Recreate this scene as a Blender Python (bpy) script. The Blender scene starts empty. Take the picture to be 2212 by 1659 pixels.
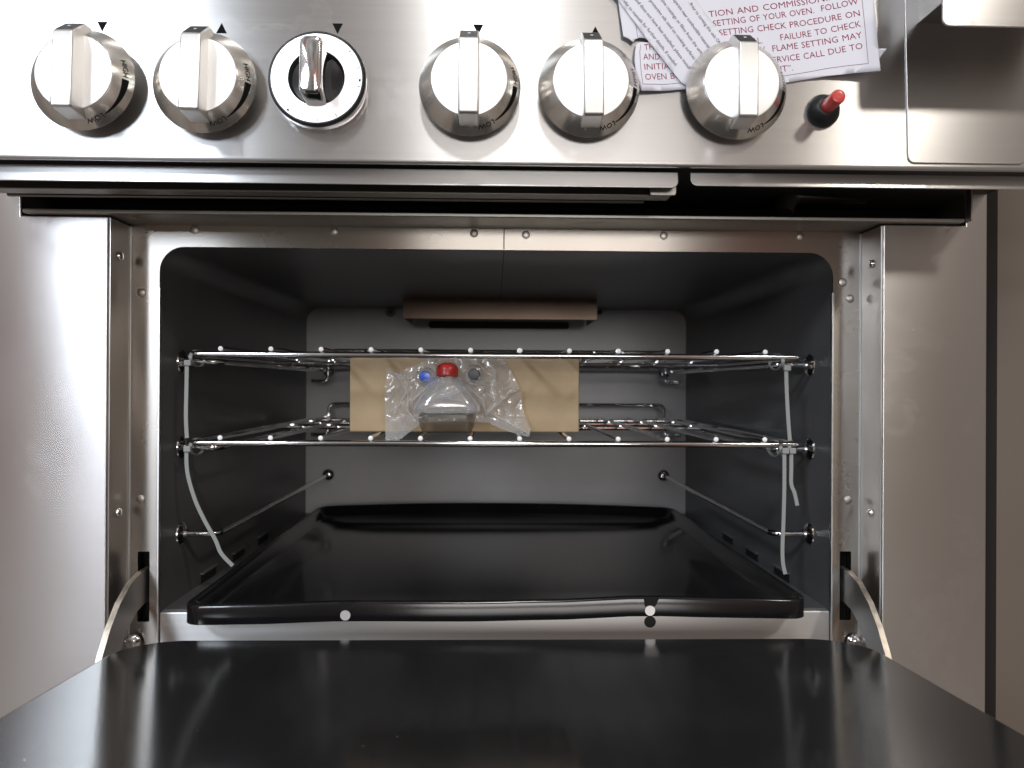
import bpy, bmesh, math, random
from math import sin, cos, pi, radians
from mathutils import Vector, Matrix, noise

random.seed(7)
scene = bpy.context.scene
C = scene.collection

# ------------------------------------------------------------------ camera
# X right, Y into the oven (0 = front face of the oven frame), Z up (0 = camera height)
CAM = Vector((-0.005, -0.73, 0.0))
RC = Matrix.Rotation(radians(-1.37), 3, 'Z') @ Matrix.Rotation(radians(90.12), 3, 'X') @ Matrix.Rotation(radians(0.3), 3, 'Z')
cd = bpy.data.cameras.new('camera')
cd.sensor_width = 36.0
cd.lens = 36.0 * 1585 / 2212
cd.clip_start = 0.01
cd.clip_end = 100
cd.dof.use_dof = True
cd.dof.focus_distance = 0.66
cd.dof.aperture_fstop = 9.0
cam = bpy.data.objects.new('camera', cd)
C.objects.link(cam)
cam.matrix_world = Matrix.Translation(CAM) @ RC.to_4x4()
scene.camera = cam


def ray(px, py):
    return RC @ Vector(((px - 1106) / 1585, -(py - 829.5) / 1585, -1))


def at(px, py, D):
    """point at depth D (metres in front of the camera) seen in direction px,py"""
    d = ray(px, py)
    return CAM + d * (D / d.y)


# ------------------------------------------------------------------ world and lamps
w = bpy.data.worlds.new('World')
scene.world = w
w.use_nodes = True
nt = w.node_tree
nt.nodes.clear()
out = nt.nodes.new('ShaderNodeOutputWorld')
bg = nt.nodes.new('ShaderNodeBackground')
tc = nt.nodes.new('ShaderNodeTexCoord')
sep = nt.nodes.new('ShaderNodeSeparateXYZ')
ramp = nt.nodes.new('ShaderNodeValToRGB')
mr = nt.nodes.new('ShaderNodeMapRange')
mr.inputs['From Min'].default_value = -1
nt.links.new(tc.outputs['Generated'], sep.inputs[0])
nt.links.new(sep.outputs['Z'], mr.inputs['Value'])
nt.links.new(mr.outputs[0], ramp.inputs[0])
cr = ramp.color_ramp
cr.elements[0].position = 0.30
cr.elements[0].color = (0.25, 0.23, 0.205, 1)
cr.elements[1].position = 0.85
cr.elements[1].color = (0.37, 0.355, 0.335, 1)
e = cr.elements.new(0.5)
e.color = (0.185, 0.163, 0.142, 1)
e = cr.elements.new(0.62)
e.color = (0.25, 0.222, 0.198, 1)
# uneven room: vertical and horizontal patches of things standing about
mp = nt.nodes.new('ShaderNodeMapping')
mp.inputs['Scale'].default_value = (5, 5, 1.6)
nz = nt.nodes.new('ShaderNodeTexNoise')
nz.inputs['Scale'].default_value = 1.3
nz.inputs['Detail'].default_value = 2
nt.links.new(tc.outputs['Generated'], mp.inputs[0])
nt.links.new(mp.outputs[0], nz.inputs['Vector'])
mr2 = nt.nodes.new('ShaderNodeMapRange')
mr2.inputs['From Min'].default_value = 0.3
mr2.inputs['From Max'].default_value = 0.7
mr2.inputs['To Min'].default_value = 0.45
mr2.inputs['To Max'].default_value = 1.45
nt.links.new(nz.outputs['Fac'], mr2.inputs['Value'])
mul = nt.nodes.new('ShaderNodeVectorMath')
mul.operation = 'SCALE'
nt.links.new(ramp.outputs[0], mul.inputs[0])
nt.links.new(mr2.outputs[0], mul.inputs['Scale'])
rn = nt.nodes.new('ShaderNodeTexNoise')
rn.inputs['Scale'].default_value = 1.1
rn.inputs['Detail'].default_value = 1
mp3 = nt.nodes.new('ShaderNodeMapping')
mp3.inputs['Scale'].default_value = (6, 6, 2)
mp3.inputs['Location'].default_value = (3.1, 1.7, 0.4)
nt.links.new(tc.outputs['Generated'], mp3.inputs[0])
nt.links.new(mp3.outputs[0], rn.inputs['Vector'])
rr_ = nt.nodes.new('ShaderNodeMapRange')
rr_.inputs['From Min'].default_value = 0.56
rr_.inputs['From Max'].default_value = 0.66
rr_.inputs['To Max'].default_value = 0.75
nt.links.new(rn.outputs['Fac'], rr_.inputs['Value'])
rm = nt.nodes.new('ShaderNodeMix')
rm.data_type = 'RGBA'
rm.inputs['B'].default_value = (0.30, 0.09, 0.055, 1)
nt.links.new(rr_.outputs[0], rm.inputs['Factor'])
nt.links.new(mul.outputs[0], rm.inputs['A'])
prev = rm.outputs['Result']
# somebody in red and orange standing behind the camera
nrmv = nt.nodes.new('ShaderNodeVectorMath')
nrmv.operation = 'NORMALIZE'
nt.links.new(tc.outputs['Generated'], nrmv.inputs[0])
for d, r_, c in (((0.13, -0.97, 0.20), 0.13, (0.40, 0.15, 0.085)), ((-0.10, -0.98, 0.17), 0.10, (0.42, 0.13, 0.10)), ((0.26, -0.95, 0.16), 0.08, (0.40, 0.12, 0.07))):
    dv = Vector(d).normalized()
    ds = nt.nodes.new('ShaderNodeVectorMath')
    ds.operation = 'DISTANCE'
    ds.inputs[1].default_value = dv
    nt.links.new(nrmv.outputs[0], ds.inputs[0])
    mr_ = nt.nodes.new('ShaderNodeMapRange')
    mr_.inputs['From Min'].default_value = r_
    mr_.inputs['From Max'].default_value = r_ * 0.6
    nt.links.new(ds.outputs['Value'], mr_.inputs['Value'])
    mxx = nt.nodes.new('ShaderNodeMix')
    mxx.data_type = 'RGBA'
    mxx.inputs['B'].default_value = (*c, 1)
    nt.links.new(mr_.outputs[0], mxx.inputs['Factor'])
    nt.links.new(prev, mxx.inputs['A'])
    prev = mxx.outputs['Result']
nt.links.new(prev, bg.inputs['Color'])
bg.inputs['Strength'].default_value = 0.92
nt.links.new(bg.outputs[0], out.inputs[0])


def area(name, loc, target, sx, sy, power, col):
    l = bpy.data.lights.new(name, 'AREA')
    l.shape = 'RECTANGLE'
    l.size = sx
    l.size_y = sy
    l.energy = power
    l.color = col
    o = bpy.data.objects.new(name, l)
    C.objects.link(o)
    o.location = loc
    d = Vector(target) - Vector(loc)
    o.rotation_euler = d.to_track_quat('-Z', 'Y').to_euler()
    return o


area('ceiling_lamp_cool', (-1.75, -2.7, 1.85), (-0.1, 0, 0.1), 0.5, 0.4, 41, (0.84, 0.92, 1.0))
area('ceiling_lamp_centre', (-0.04, -2.2, 2.75), (0, 0, 0.1), 0.4, 0.4, 32, (0.98, 0.98, 0.97))
area('ceiling_lamp_warm', (1.85, -2.5, 2.1), (0.1, 0, 0.1), 0.28, 0.28, 20, (1.0, 0.93, 0.83))
area('window_daylight', (-2.02, -3.55, 0.95), (-0.3, 0, 0.05), 0.78, 0.7, 30, (0.78, 0.88, 1.0))
area('room_fill', (0.4, -4.6, 0.55), (0, 0, -0.1), 1.8, 0.8, 46, (1.0, 0.97, 0.94))  # added fill standing for the bright unseen room, brightens the oven cavity

scene.view_settings.view_transform = 'Standard'
scene.view_settings.look = 'None'
scene.view_settings.exposure = 0.0
scene.view_settings.gamma = 1.0


# ------------------------------------------------------------------ materials
def new_mat(name):
    m = bpy.data.materials.new(name)
    m.use_nodes = True
    t = m.node_tree
    return m, t, t.nodes['Principled BSDF']


def plain(name, col, rough=0.5, metal=0.0, coat=0.0, bump=0.0, bscale=300, var=0.0, vscale=30, spec=None):
    m, t, b = new_mat(name)
    b.inputs['Base Color'].default_value = (*col, 1)
    b.inputs['Roughness'].default_value = rough
    b.inputs['Metallic'].default_value = metal
    b.inputs['Coat Weight'].default_value = coat
    b.inputs['Coat Roughness'].default_value = 0.12
    if spec is not None:
        b.inputs['Specular IOR Level'].default_value = spec
    co = t.nodes.new('ShaderNodeTexCoord')
    if bump:
        n = t.nodes.new('ShaderNodeTexNoise')
        n.inputs['Scale'].default_value = bscale
        n.inputs['Detail'].default_value = 3
        t.links.new(co.outputs['Object'], n.inputs['Vector'])
        bp = t.nodes.new('ShaderNodeBump')
        bp.inputs['Strength'].default_value = bump
        bp.inputs['Distance'].default_value = 0.001
        t.links.new(n.outputs['Fac'], bp.inputs['Height'])
        t.links.new(bp.outputs[0], b.inputs['Normal'])
    if var:
        n = t.nodes.new('ShaderNodeTexNoise')
        n.inputs['Scale'].default_value = vscale
        n.inputs['Detail'].default_value = 5
        t.links.new(co.outputs['Object'], n.inputs['Vector'])
        r = t.nodes.new('ShaderNodeValToRGB')
        r.color_ramp.elements[0].position = 0.35
        r.color_ramp.elements[1].position = 0.68
        r.color_ramp.elements[0].color = (*[c * (1 - var) for c in col], 1)
        r.color_ramp.elements[1].color = (*[min(1, c * (1 + var)) for c in col], 1)
        t.links.new(n.outputs['Fac'], r.inputs[0])
        t.links.new(r.outputs[0], b.inputs['Base Color'])
        r2 = t.nodes.new('ShaderNodeMapRange')
        r2.inputs['To Min'].default_value = rough * (1 - 0.35 * min(1, var * 2))
        r2.inputs['To Max'].default_value = rough * (1 + 0.35 * min(1, var * 2))
        t.links.new(n.outputs['Fac'], r2.inputs['Value'])
        t.links.new(r2.outputs[0], b.inputs['Roughness'])
    return m


def steel(name, col=(0.56, 0.55, 0.54), rough=0.36, aniso=0.85, tangent=(0, 0, 1), brush=(6, 900, 900), smudge=0.12, bump=0.06, wob=0.0, grain=0.6):
    """brushed stainless steel: highlights stretch along the tangent"""
    m, t, b = new_mat(name)
    L = t.links
    b.inputs['Metallic'].default_value = 1
    b.inputs['Anisotropic'].default_value = aniso
    if tangent == 'RADIAL':
        tv = t.nodes.new('ShaderNodeTangent')
        tv.direction_type = 'RADIAL'
        tv.axis = 'Z'
        b.inputs['Anisotropic Rotation'].default_value = 0.25
    else:
        tv = t.nodes.new('ShaderNodeCombineXYZ')
        for i in range(3):
            tv.inputs[i].default_value = tangent[i]
    L.new(tv.outputs[0], b.inputs['Tangent'])
    co = t.nodes.new('ShaderNodeTexCoord')
    mp = t.nodes.new('ShaderNodeMapping')
    mp.inputs['Scale'].default_value = brush
    L.new(co.outputs['Object'], mp.inputs[0])
    n = t.nodes.new('ShaderNodeTexNoise')
    n.inputs['Scale'].default_value = 1
    n.inputs['Detail'].default_value = 3
    L.new(mp.outputs[0], n.inputs['Vector'])
    # handling marks: blotches plus thin dried-water rims
    s = t.nodes.new('ShaderNodeTexNoise')
    s.inputs['Scale'].default_value = 9
    s.inputs['Detail'].default_value = 6
    s.inputs['Roughness'].default_value = 0.6
    s.inputs['Distortion'].default_value = 0.6
    L.new(co.outputs['Object'], s.inputs['Vector'])
    rim = t.nodes.new('ShaderNodeValToRGB')
    re = rim.color_ramp.elements
    re[0].position = 0.585
    re[0].color = (0, 0, 0, 1)
    re[1].position = 0.66
    re[1].color = (0.35, 0.35, 0.35, 1)
    k = re.new(0.60)
    k.color = (1, 1, 1, 1)
    k = re.new(0.612)
    k.color = (0.35, 0.35, 0.35, 1)
    L.new(s.outputs['Fac'], rim.inputs[0])
    rr = t.nodes.new('ShaderNodeMath')
    rr.operation = 'MULTIPLY_ADD'
    rr.inputs[1].default_value = smudge
    L.new(rim.outputs[0], rr.inputs[0])
    r0 = t.nodes.new('ShaderNodeMapRange')
    r0.inputs['To Min'].default_value = rough - 0.05 * grain
    r0.inputs['To Max'].default_value = rough + 0.05 * grain
    L.new(n.outputs['Fac'], r0.inputs['Value'])
    L.new(r0.outputs[0], rr.inputs[2])
    L.new(rr.outputs[0], b.inputs['Roughness'])
    mx = t.nodes.new('ShaderNodeMix')
    mx.data_type = 'RGBA'
    mx.inputs['A'].default_value = (*[c * (1 - 0.07 * grain) for c in col], 1)
    mx.inputs['B'].default_value = (*[min(1, c * (1 + 0.07 * grain)) for c in col], 1)
    L.new(n.outputs['Fac'], mx.inputs['Factor'])
    L.new(mx.outputs['Result'], b.inputs['Base Color'])
    bp = t.nodes.new('ShaderNodeBump')
    bp.inputs['Strength'].default_value = bump
    bp.inputs['Distance'].default_value = 0.0004
    L.new(n.outputs['Fac'], bp.inputs['Height'])
    if wob:
        wn = t.nodes.new('ShaderNodeTexNoise')
        wn.inputs['Scale'].default_value = 7
        wn.inputs['Detail'].default_value = 1
        L.new(co.outputs['Object'], wn.inputs['Vector'])
        b2 = t.nodes.new('ShaderNodeBump')
        b2.inputs['Strength'].default_value = wob
        b2.inputs['Distance'].default_value = 0.02
        L.new(wn.outputs['Fac'], b2.inputs['Height'])
        L.new(b2.outputs[0], bp.inputs['Normal'])
    L.new(bp.outputs[0], b.inputs['Normal'])
    return m


M = {}
M['panel'] = steel('brushed_panel', (0.58, 0.575, 0.57), 0.31, 0.9, (0, 0, 1), smudge=0.03)
M['column'] = steel('brushed_column', (0.66, 0.645, 0.63), 0.25, 0.97, (0, 0, 1), brush=(7, 700, 700), smudge=0.02, bump=0.03, wob=0.04, grain=0.25)
M['return'] = steel('column_return', (0.50, 0.48, 0.46), 0.30, 0.6, (0, 0, 1), brush=(5, 500, 500), wob=0.35)
M['strip'] = steel('brushed_strip', (0.60, 0.595, 0.59), 0.31, 0.9, (0, 0, 1))
M['knob'] = steel('turned_knob', (0.74, 0.715, 0.67), 0.25, 0.85, 'RADIAL', brush=(30, 30, 30), smudge=0.0, bump=0.0)
M['knob_face'] = steel('knob_face', (0.86, 0.86, 0.86), 0.50, 0.0, brush=(900, 10, 900), smudge=0.03, bump=0.03)
M['knob_bar'] = steel('knob_bar', (0.80, 0.79, 0.77), 0.40, 0.0, brush=(900, 10, 900), smudge=0.03, bump=0.03)
M['bar_end'] = plain('bar_end_reflection', (0.018, 0.015, 0.014), 0.55, 0.0, spec=0.3)
M['frame'] = steel('galvanised_frame', (0.40, 0.37, 0.335), 0.27, 0.93, (0, 0, 1), brush=(25, 25, 25), smudge=0.02, bump=0.0, wob=0.03, grain=0.25)
M['rivet'] = plain('rivet_metal', (0.42, 0.39, 0.36), 0.42, 1.0)
M['rivet_bright'] = plain('bright_rivet', (0.80, 0.78, 0.74), 0.45, 1.0)
M['dull'] = steel('dull_steel', (0.36, 0.35, 0.33), 0.38, 0.3, (0, 0, 1), brush=(5, 400, 400))
M['dark_cavity'] = plain('seam_and_void_black', (0.012, 0.012, 0.012), 0.6)  # black for seams; the darkness of holes and voids is in this colour
M['dark_void'] = plain('dark_skirt_metal', (0.022, 0.019, 0.018), 0.45)  # near-black face between the trim and the channel flange
M['gap_shade_black'] = plain('gap_shade_black', (0.016, 0.014, 0.013), 0.8, spec=0.2)
M['channel'] = plain('dark_channel', (0.24, 0.22, 0.21), 0.35, 0.9)
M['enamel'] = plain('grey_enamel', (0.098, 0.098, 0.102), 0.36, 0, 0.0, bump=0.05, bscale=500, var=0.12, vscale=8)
M['lit_back_enamel'] = plain('lit_back_enamel', (0.42, 0.42, 0.43), 0.33, 0, 0.0, bump=0.05, bscale=500, var=0.1, vscale=6)  # same enamel made paler: light on the back wall put into the colour
M['sill'] = steel('sill_steel', (0.66, 0.66, 0.66), 0.42, 0.8, (0, 0, 1), brush=(5, 500, 500))
M['door'] = plain('black_door_enamel', (0.016, 0.016, 0.017), 0.13, 0, 0.0, bump=0.03, bscale=500, var=0.12, vscale=14)
M['tray'] = plain('black_gloss_enamel', (0.006, 0.006, 0.007), 0.13, 0, 0.0, bump=0.02, bscale=60, var=0.1)
M['chrome'] = plain('chrome_wire', (0.72, 0.72, 0.73), 0.10, 1.0)
M['wire_end'] = plain('wire_end_glint', (0.95, 0.95, 0.95), 0.5, 0.0)  # glint on the chrome wire tips put in as plain white
M['chrome_knob'] = plain('polished_chrome', (0.86, 0.86, 0.88), 0.09, 1.0)
M['ring_face'] = plain('satin_ring', (0.88, 0.88, 0.89), 0.42, 1.0)
M['black_plastic'] = plain('black_plastic', (0.010, 0.010, 0.011), 0.40, spec=0.35)
M['red_plastic'] = plain('red_plastic', (0.50, 0.035, 0.03), 0.34, 0, 0.2)
M['blue_plastic'] = plain('blue_plastic', (0.02, 0.08, 0.50), 0.30, 0, 0.3)
M['grey_plastic'] = plain('grey_plastic', (0.05, 0.05, 0.053), 0.4, 0, 0.0)
M['black_print'] = plain('black_print', (0.006, 0.006, 0.006), 0.8, spec=0.1)
M['paper'] = plain('printer_paper', (0.68, 0.675, 0.74), 0.9, var=0.02, vscale=20)
M['red_ink'] = plain('red_ink', (0.26, 0.012, 0.045), 0.9)
M['grey_ink'] = plain('grey_ink', (0.16, 0.15, 0.19), 0.9)
M['rule_ink'] = plain('rule_ink', (0.16, 0.05, 0.09), 0.8)
M['card'] = plain('cardboard', (0.46, 0.345, 0.215), 0.85, bump=0.12, bscale=120, var=0.08, vscale=26)
M['card_edge'] = plain('card_edge', (0.30, 0.21, 0.11), 0.9)
M['nylon'] = plain('nylon', (0.27, 0.285, 0.28), 0.42, 0, 0.1)
M['baffle'] = plain('baffle_brown_reflection', (0.075, 0.054, 0.042), 0.24, 1.0, var=0.10, vscale=14)  # galvanised steel, its brown reflection put into the colour
M['cabinet'] = plain('tan_enamel', (0.13, 0.105, 0.086), 0.55, var=0.05, vscale=4)
M['arm'] = steel('hinge_steel', (0.40, 0.39, 0.385), 0.42, 0.2, (0, 0, 1), brush=(60, 60, 60), smudge=0.1)
M['arm_edge'] = plain('arm_cut_edge', (0.66, 0.60, 0.52), 0.45, 1.0, var=0.2, vscale=120)


def dust(m, col, scale=55, thr=0.035):
    """sparse pale specks of dust"""
    t = m.node_tree
    b = t.nodes['Principled BSDF']
    co = t.nodes.new('ShaderNodeTexCoord')
    v = t.nodes.new('ShaderNodeTexVoronoi')
    v.inputs['Scale'].default_value = scale
    t.links.new(co.outputs['Object'], v.inputs['Vector'])
    lt = t.nodes.new('ShaderNodeMath')
    lt.operation = 'LESS_THAN'
    lt.inputs[1].default_value = thr
    t.links.new(v.outputs['Distance'], lt.inputs[0])
    mx = t.nodes.new('ShaderNodeMix')
    mx.data_type = 'RGBA'
    mx.inputs['B'].default_value = (*col, 1)
    src = b.inputs['Base Color'].links[0].from_socket
    t.links.new(src, mx.inputs['A'])
    t.links.new(lt.outputs[0], mx.inputs['Factor'])
    t.links.new(mx.outputs['Result'], b.inputs['Base Color'])


dust(M['door'], (0.20, 0.20, 0.19), 50, 0.024)
dust(M['tray'], (0.12, 0.12, 0.12), 40, 0.03)


def film_mat(name, gloss, white, rough):
    m = bpy.data.materials.new(name)
    m.use_nodes = True
    t = m.node_tree
    t.nodes.clear()
    L = t.links
    o = t.nodes.new('ShaderNodeOutputMaterial')
    tr = t.nodes.new('ShaderNodeBsdfTransparent')
    tr.inputs[0].default_value = (0.97, 0.97, 0.97, 1)
    gl = t.nodes.new('ShaderNodeBsdfGlossy')
    gl.inputs['Roughness'].default_value = rough
    gl.inputs['Color'].default_value = (1, 1, 1, 1)
    df = t.nodes.new('ShaderNodeBsdfDiffuse')
    df.inputs[0].default_value = (0.85, 0.87, 0.9, 1)
    lw = t.nodes.new('ShaderNodeLayerWeight')
    lw.inputs['Blend'].default_value = 0.5
    fr = t.nodes.new('ShaderNodeMath')
    fr.operation = 'POWER'
    fr.inputs[1].default_value = 3.0
    L.new(lw.outputs['Facing'], fr.inputs[0])
    ad = t.nodes.new('ShaderNodeMath')
    ad.operation = 'MULTIPLY_ADD'
    ad.inputs[1].default_value = 1.0
    ad.inputs[2].default_value = gloss
    L.new(fr.outputs[0], ad.inputs[0])
    m1 = t.nodes.new('ShaderNodeMixShader')
    sq = t.nodes.new('ShaderNodeMath')
    sq.operation = 'MULTIPLY'
    L.new(lw.outputs['Facing'], sq.inputs[0])
    L.new(lw.outputs['Facing'], sq.inputs[1])
    wa = t.nodes.new('ShaderNodeMath')
    wa.operation = 'MULTIPLY_ADD'
    wa.inputs[1].default_value = 0.6 if white else 0.0
    wa.inputs[2].default_value = white
    L.new(sq.outputs[0], wa.inputs[0])
    L.new(wa.outputs[0], m1.inputs[0])
    L.new(tr.outputs[0], m1.inputs[1])
    L.new(df.outputs[0], m1.inputs[2])
    m2 = t.nodes.new('ShaderNodeMixShader')
    L.new(ad.outputs[0], m2.inputs[0])
    L.new(m1.outputs[0], m2.inputs[1])
    L.new(gl.outputs[0], m2.inputs[2])
    L.new(m2.outputs[0], o.inputs[0])
    return m


M['smoke'] = film_mat('smoky_plastic', 0.03, 0.0, 0.30)
M['smoke'].node_tree.nodes['Transparent BSDF'].inputs[0].default_value = (0.72, 0.71, 0.70, 1)
M['film'] = film_mat('clear_film', 0.13, 0.21, 0.15)
M['clear'] = film_mat('cloudy_clear_plastic', 0.17, 0.16, 0.14)


# ------------------------------------------------------------------ mesh helpers
class MB:
    def __init__(self):
        self.bm = bmesh.new()

    def poly(self, pts):
        vs = [self.bm.verts.new(p) for p in pts]
        return self.bm.faces.new(vs)

    def box(self, a, b):
        (x0, y0, z0), (x1, y1, z1) = a, b
        v = [self.bm.verts.new(p) for p in ((x0, y0, z0), (x1, y0, z0), (x1, y1, z0), (x0, y1, z0), (x0, y0, z1), (x1, y0, z1), (x1, y1, z1), (x0, y1, z1))]
        for f in ((0, 3, 2, 1), (4, 5, 6, 7), (0, 1, 5, 4), (1, 2, 6, 5), (2, 3, 7, 6), (3, 0, 4, 7)):
            self.bm.faces.new([v[i] for i in f])
        return self

    def rings(self, rings, cap0=True, cap1=True, closed=True):
        vs = [[self.bm.verts.new(p) for p in r] for r in rings]
        n = len(vs[0])
        for a, b in zip(vs, vs[1:]):
            for i in range(n if closed else n - 1):
                j = (i + 1) % n
                self.bm.faces.new((a[i], a[j], b[j], b[i]))
        if cap0:
            self.bm.faces.new(list(reversed(vs[0])))
        if cap1:
            self.bm.faces.new(vs[-1])
        return self

    def lathe(self, prof, n=64, cap0=True, cap1=True, M4=None):
        rs = []
        for r, z in prof:
            rs.append([Vector((r * cos(2 * pi * i / n), r * sin(2 * pi * i / n), z)) for i in range(n)])
        if M4:
            rs = [[M4 @ p for p in r] for r in rs]
        return self.rings(rs, cap0, cap1)

    def prism(self, pts, z0, z1, M4=None):
        a = [Vector((p[0], p[1], z0)) for p in pts]
        b = [Vector((p[0], p[1], z1)) for p in pts]
        if M4:
            a = [M4 @ p for p in a]
            b = [M4 @ p for p in b]
        return self.rings([a, b])

    def tube(self, path, r, n=10, caps=True):
        path = [Vector(p) for p in path]
        rs = []
        up = None
        for i, p in enumerate(path):
            if i == 0:
                t = path[1] - p
            elif i == len(path) - 1:
                t = p - path[i - 1]
            else:
                t = (path[i + 1] - p).normalized() + (p - path[i - 1]).normalized()
            t.normalize()
            if up is None:
                up = t.orthogonal().normalized()
            else:
                up = (up - t * up.dot(t)).normalized()
            s = t.cross(up)
            rs.append([p + (up * cos(2 * pi * k / n) + s * sin(2 * pi * k / n)) * r for k in range(n)])
        return self.rings(rs, caps, caps)

    def loop(self, path, r, n=10):
        path = [Vector(p) for p in path]
        N = len(path)
        rs = []
        for i, p in enumerate(path):
            t = (path[(i + 1) % N] - path[i - 1]).normalized()
            s = t.cross(Vector((0, 0, 1))).normalized()
            u = s.cross(t)
            rs.append([p + (u * cos(2 * pi * k / n) + s * sin(2 * pi * k / n)) * r for k in range(n)])
        rs.append(rs[0])
        return self.rings(rs, False, False)

    def ribbon(self, path, wdirs, w, t):
        """flat strap along path; wdirs = width direction(s)"""
        path = [Vector(p) for p in path]
        rs = []
        for i, p in enumerate(path):
            a = path[max(0, i - 1)]
            b = path[min(len(path) - 1, i + 1)]
            tg = (b - a).normalized()
            wd = Vector(wdirs[i] if isinstance(wdirs, list) else wdirs)
            nrm = tg.cross(wd).normalized()
            wd = nrm.cross(tg).normalized()
            rs.append([p + wd * w / 2 + nrm * t / 2, p - wd * w / 2 + nrm * t / 2, p - wd * w / 2 - nrm * t / 2, p + wd * w / 2 - nrm * t / 2])
        return self.rings(rs)

    def plate(self, outer, holes, z0, z1):
        """flat plate with holes in local XY, thickness z0..z1"""
        bm = self.bm
        edges = []
        for lp in [outer] + holes:
            vs = [bm.verts.new((p[0], p[1], z1)) for p in lp]
            for i in range(len(vs)):
                edges.append(bm.edges.new((vs[i], vs[(i + 1) % len(vs)])))
        r = bmesh.ops.triangle_fill(bm, use_beauty=True, use_dissolve=False, edges=edges)
        faces = [g for g in r['geom'] if isinstance(g, bmesh.types.BMFace)]
        ex = bmesh.ops.extrude_face_region(bm, geom=faces)
        for v in [g for g in ex['geom'] if isinstance(g, bmesh.types.BMVert)]:
            v.co.z += z0 - z1
        return self

    def transform(self, M4):
        self.bm.transform(M4)
        return self

    def build(self, name, mat, parent=None, mw=None, bevel=0.0, smooth=35, segs=2, flat=False):
        bm = self.bm
        bmesh.ops.recalc_face_normals(bm, faces=bm.faces)
        me = bpy.data.meshes.new(name)
        bm.to_mesh(me)
        bm.free()
        me.materials.append(mat)
        for p in me.polygons:
            p.use_smooth = True
        me.set_sharp_from_angle(angle=radians(smooth))
        o = bpy.data.objects.new(name, me)
        C.objects.link(o)
        if mw is not None:
            o.matrix_world = mw
        if parent is not None:
            adopt(o, parent)
        if not bevel and flat:
            wn = o.modifiers.new('weighted_normal', 'WEIGHTED_NORMAL')
            wn.keep_sharp = True
        if bevel:
            md = o.modifiers.new('bevel', 'BEVEL')
            md.width = bevel
            md.segments = segs
            md.limit_method = 'ANGLE'
            md.angle_limit = radians(40)
            md.harden_normals = True
        return o


WORLD = {}


def wm(o):
    return WORLD.get(o.name) or o.matrix_basis.copy()


def adopt(o, parent):
    """parent o keeping the world matrix it was given (local = inverse(parent) @ world)"""
    mw = o.matrix_basis.copy()
    WORLD[o.name] = mw
    o.parent = parent
    o.matrix_parent_inverse = Matrix.Identity(4)
    o.matrix_basis = wm(parent).inverted() @ mw


def thing(name, label, cat, loc=(0, 0, 0), group=None):
    o = bpy.data.objects.new(name, None)
    o.empty_display_size = 0.05
    C.objects.link(o)
    o.matrix_basis = Matrix.Translation(Vector(loc))
    WORLD[o.name] = o.matrix_basis.copy()
    return tag(o, label, cat, group)


def tag(o, label, cat, group=None):
    o['label'] = label
    o['category'] = cat
    if group:
        o['group'] = group
    return o


def copy_tree(o, parent=None):
    c = o.copy()
    C.objects.link(c)
    c.parent = parent
    for ch in list(o.children):
        copy_tree(ch, c)
    return c


def rrect(x0, y0, x1, y1, r, n=6, corners=(1, 1, 1, 1)):
    """rounded rectangle, ccw from bottom left; corners = bl, br, tr, tl"""
    pts = []
    for (cx, cy, a0, on) in ((x0 + r, y0 + r, pi, corners[0]), (x1 - r, y0 + r, 1.5 * pi, corners[1]), (x1 - r, y1 - r, 0, corners[2]), (x0 + r, y1 - r, 0.5 * pi, corners[3])):
        if on:
            for i in range(n + 1):
                a = a0 + pi / 2 * i / n
                pts.append((cx + r * cos(a), cy + r * sin(a)))
        else:
            sx = -1 if cx < (x0 + x1) / 2 else 1
            sy = -1 if cy < (y0 + y1) / 2 else 1
            pts.append((cx + sx * r, cy + sy * r))
    return pts


def arc_path(pts, r, n=6):
    """polyline with rounded corners"""
    pts = [Vector(p) for p in pts]
    o = [pts[0]]
    for a, b, c in zip(pts, pts[1:], pts[2:]):
        u = (a - b).normalized()
        v = (c - b).normalized()
        ang = u.angle(v)
        d = min(r / math.tan(ang / 2), (a - b).length * 0.49, (c - b).length * 0.49)
        p0, p1 = b + u * d, b + v * d
        for i in range(n + 1):
            t = i / n
            o.append(p0 * (1 - t) ** 2 + b * 2 * t * (1 - t) + p1 * t ** 2)
    o.append(pts[-1])
    return o


def text_geo(s, word=1.0, char=1.0, shear=0.0, thin=0.0):
    """flat triangulated lettering; returns verts (2D), faces, width, cap height"""
    cu = bpy.data.curves.new('t', 'FONT')
    cu.body = s
    cu.size = 1
    cu.space_word = word
    cu.space_character = char
    cu.shear = shear
    cu.offset = thin
    cu.resolution_u = 2
    o = bpy.data.objects.new('t', cu)
    C.objects.link(o)
    bpy.context.view_layer.update()
    dg = bpy.context.evaluated_depsgraph_get()
    me = bpy.data.meshes.new_from_object(o.evaluated_get(dg))
    vs = [(v.co.x, v.co.y) for v in me.vertices]
    fs = [tuple(p.vertices) for p in me.polygons]
    bpy.data.objects.remove(o)
    bpy.data.curves.remove(cu)
    bpy.data.meshes.remove(me)
    return vs, fs, min(v[0] for v in vs), max(v[0] for v in vs)


CAP = 0.70  # cap height of the built-in face at size 1

# XY of a plate -> world XZ plane, local z -> towards the viewer (-Y)
XZ = Matrix(((1, 0, 0, 0), (0, 0, -1, 0), (0, 1, 0, 0), (0, 0, 0, 1)))

# ------------------------------------------------------------------ the range
oven = thing('gas_range', 'stainless steel gas range with its black oven door hanging open', 'oven', (0, 0.2, -0.60))

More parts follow.
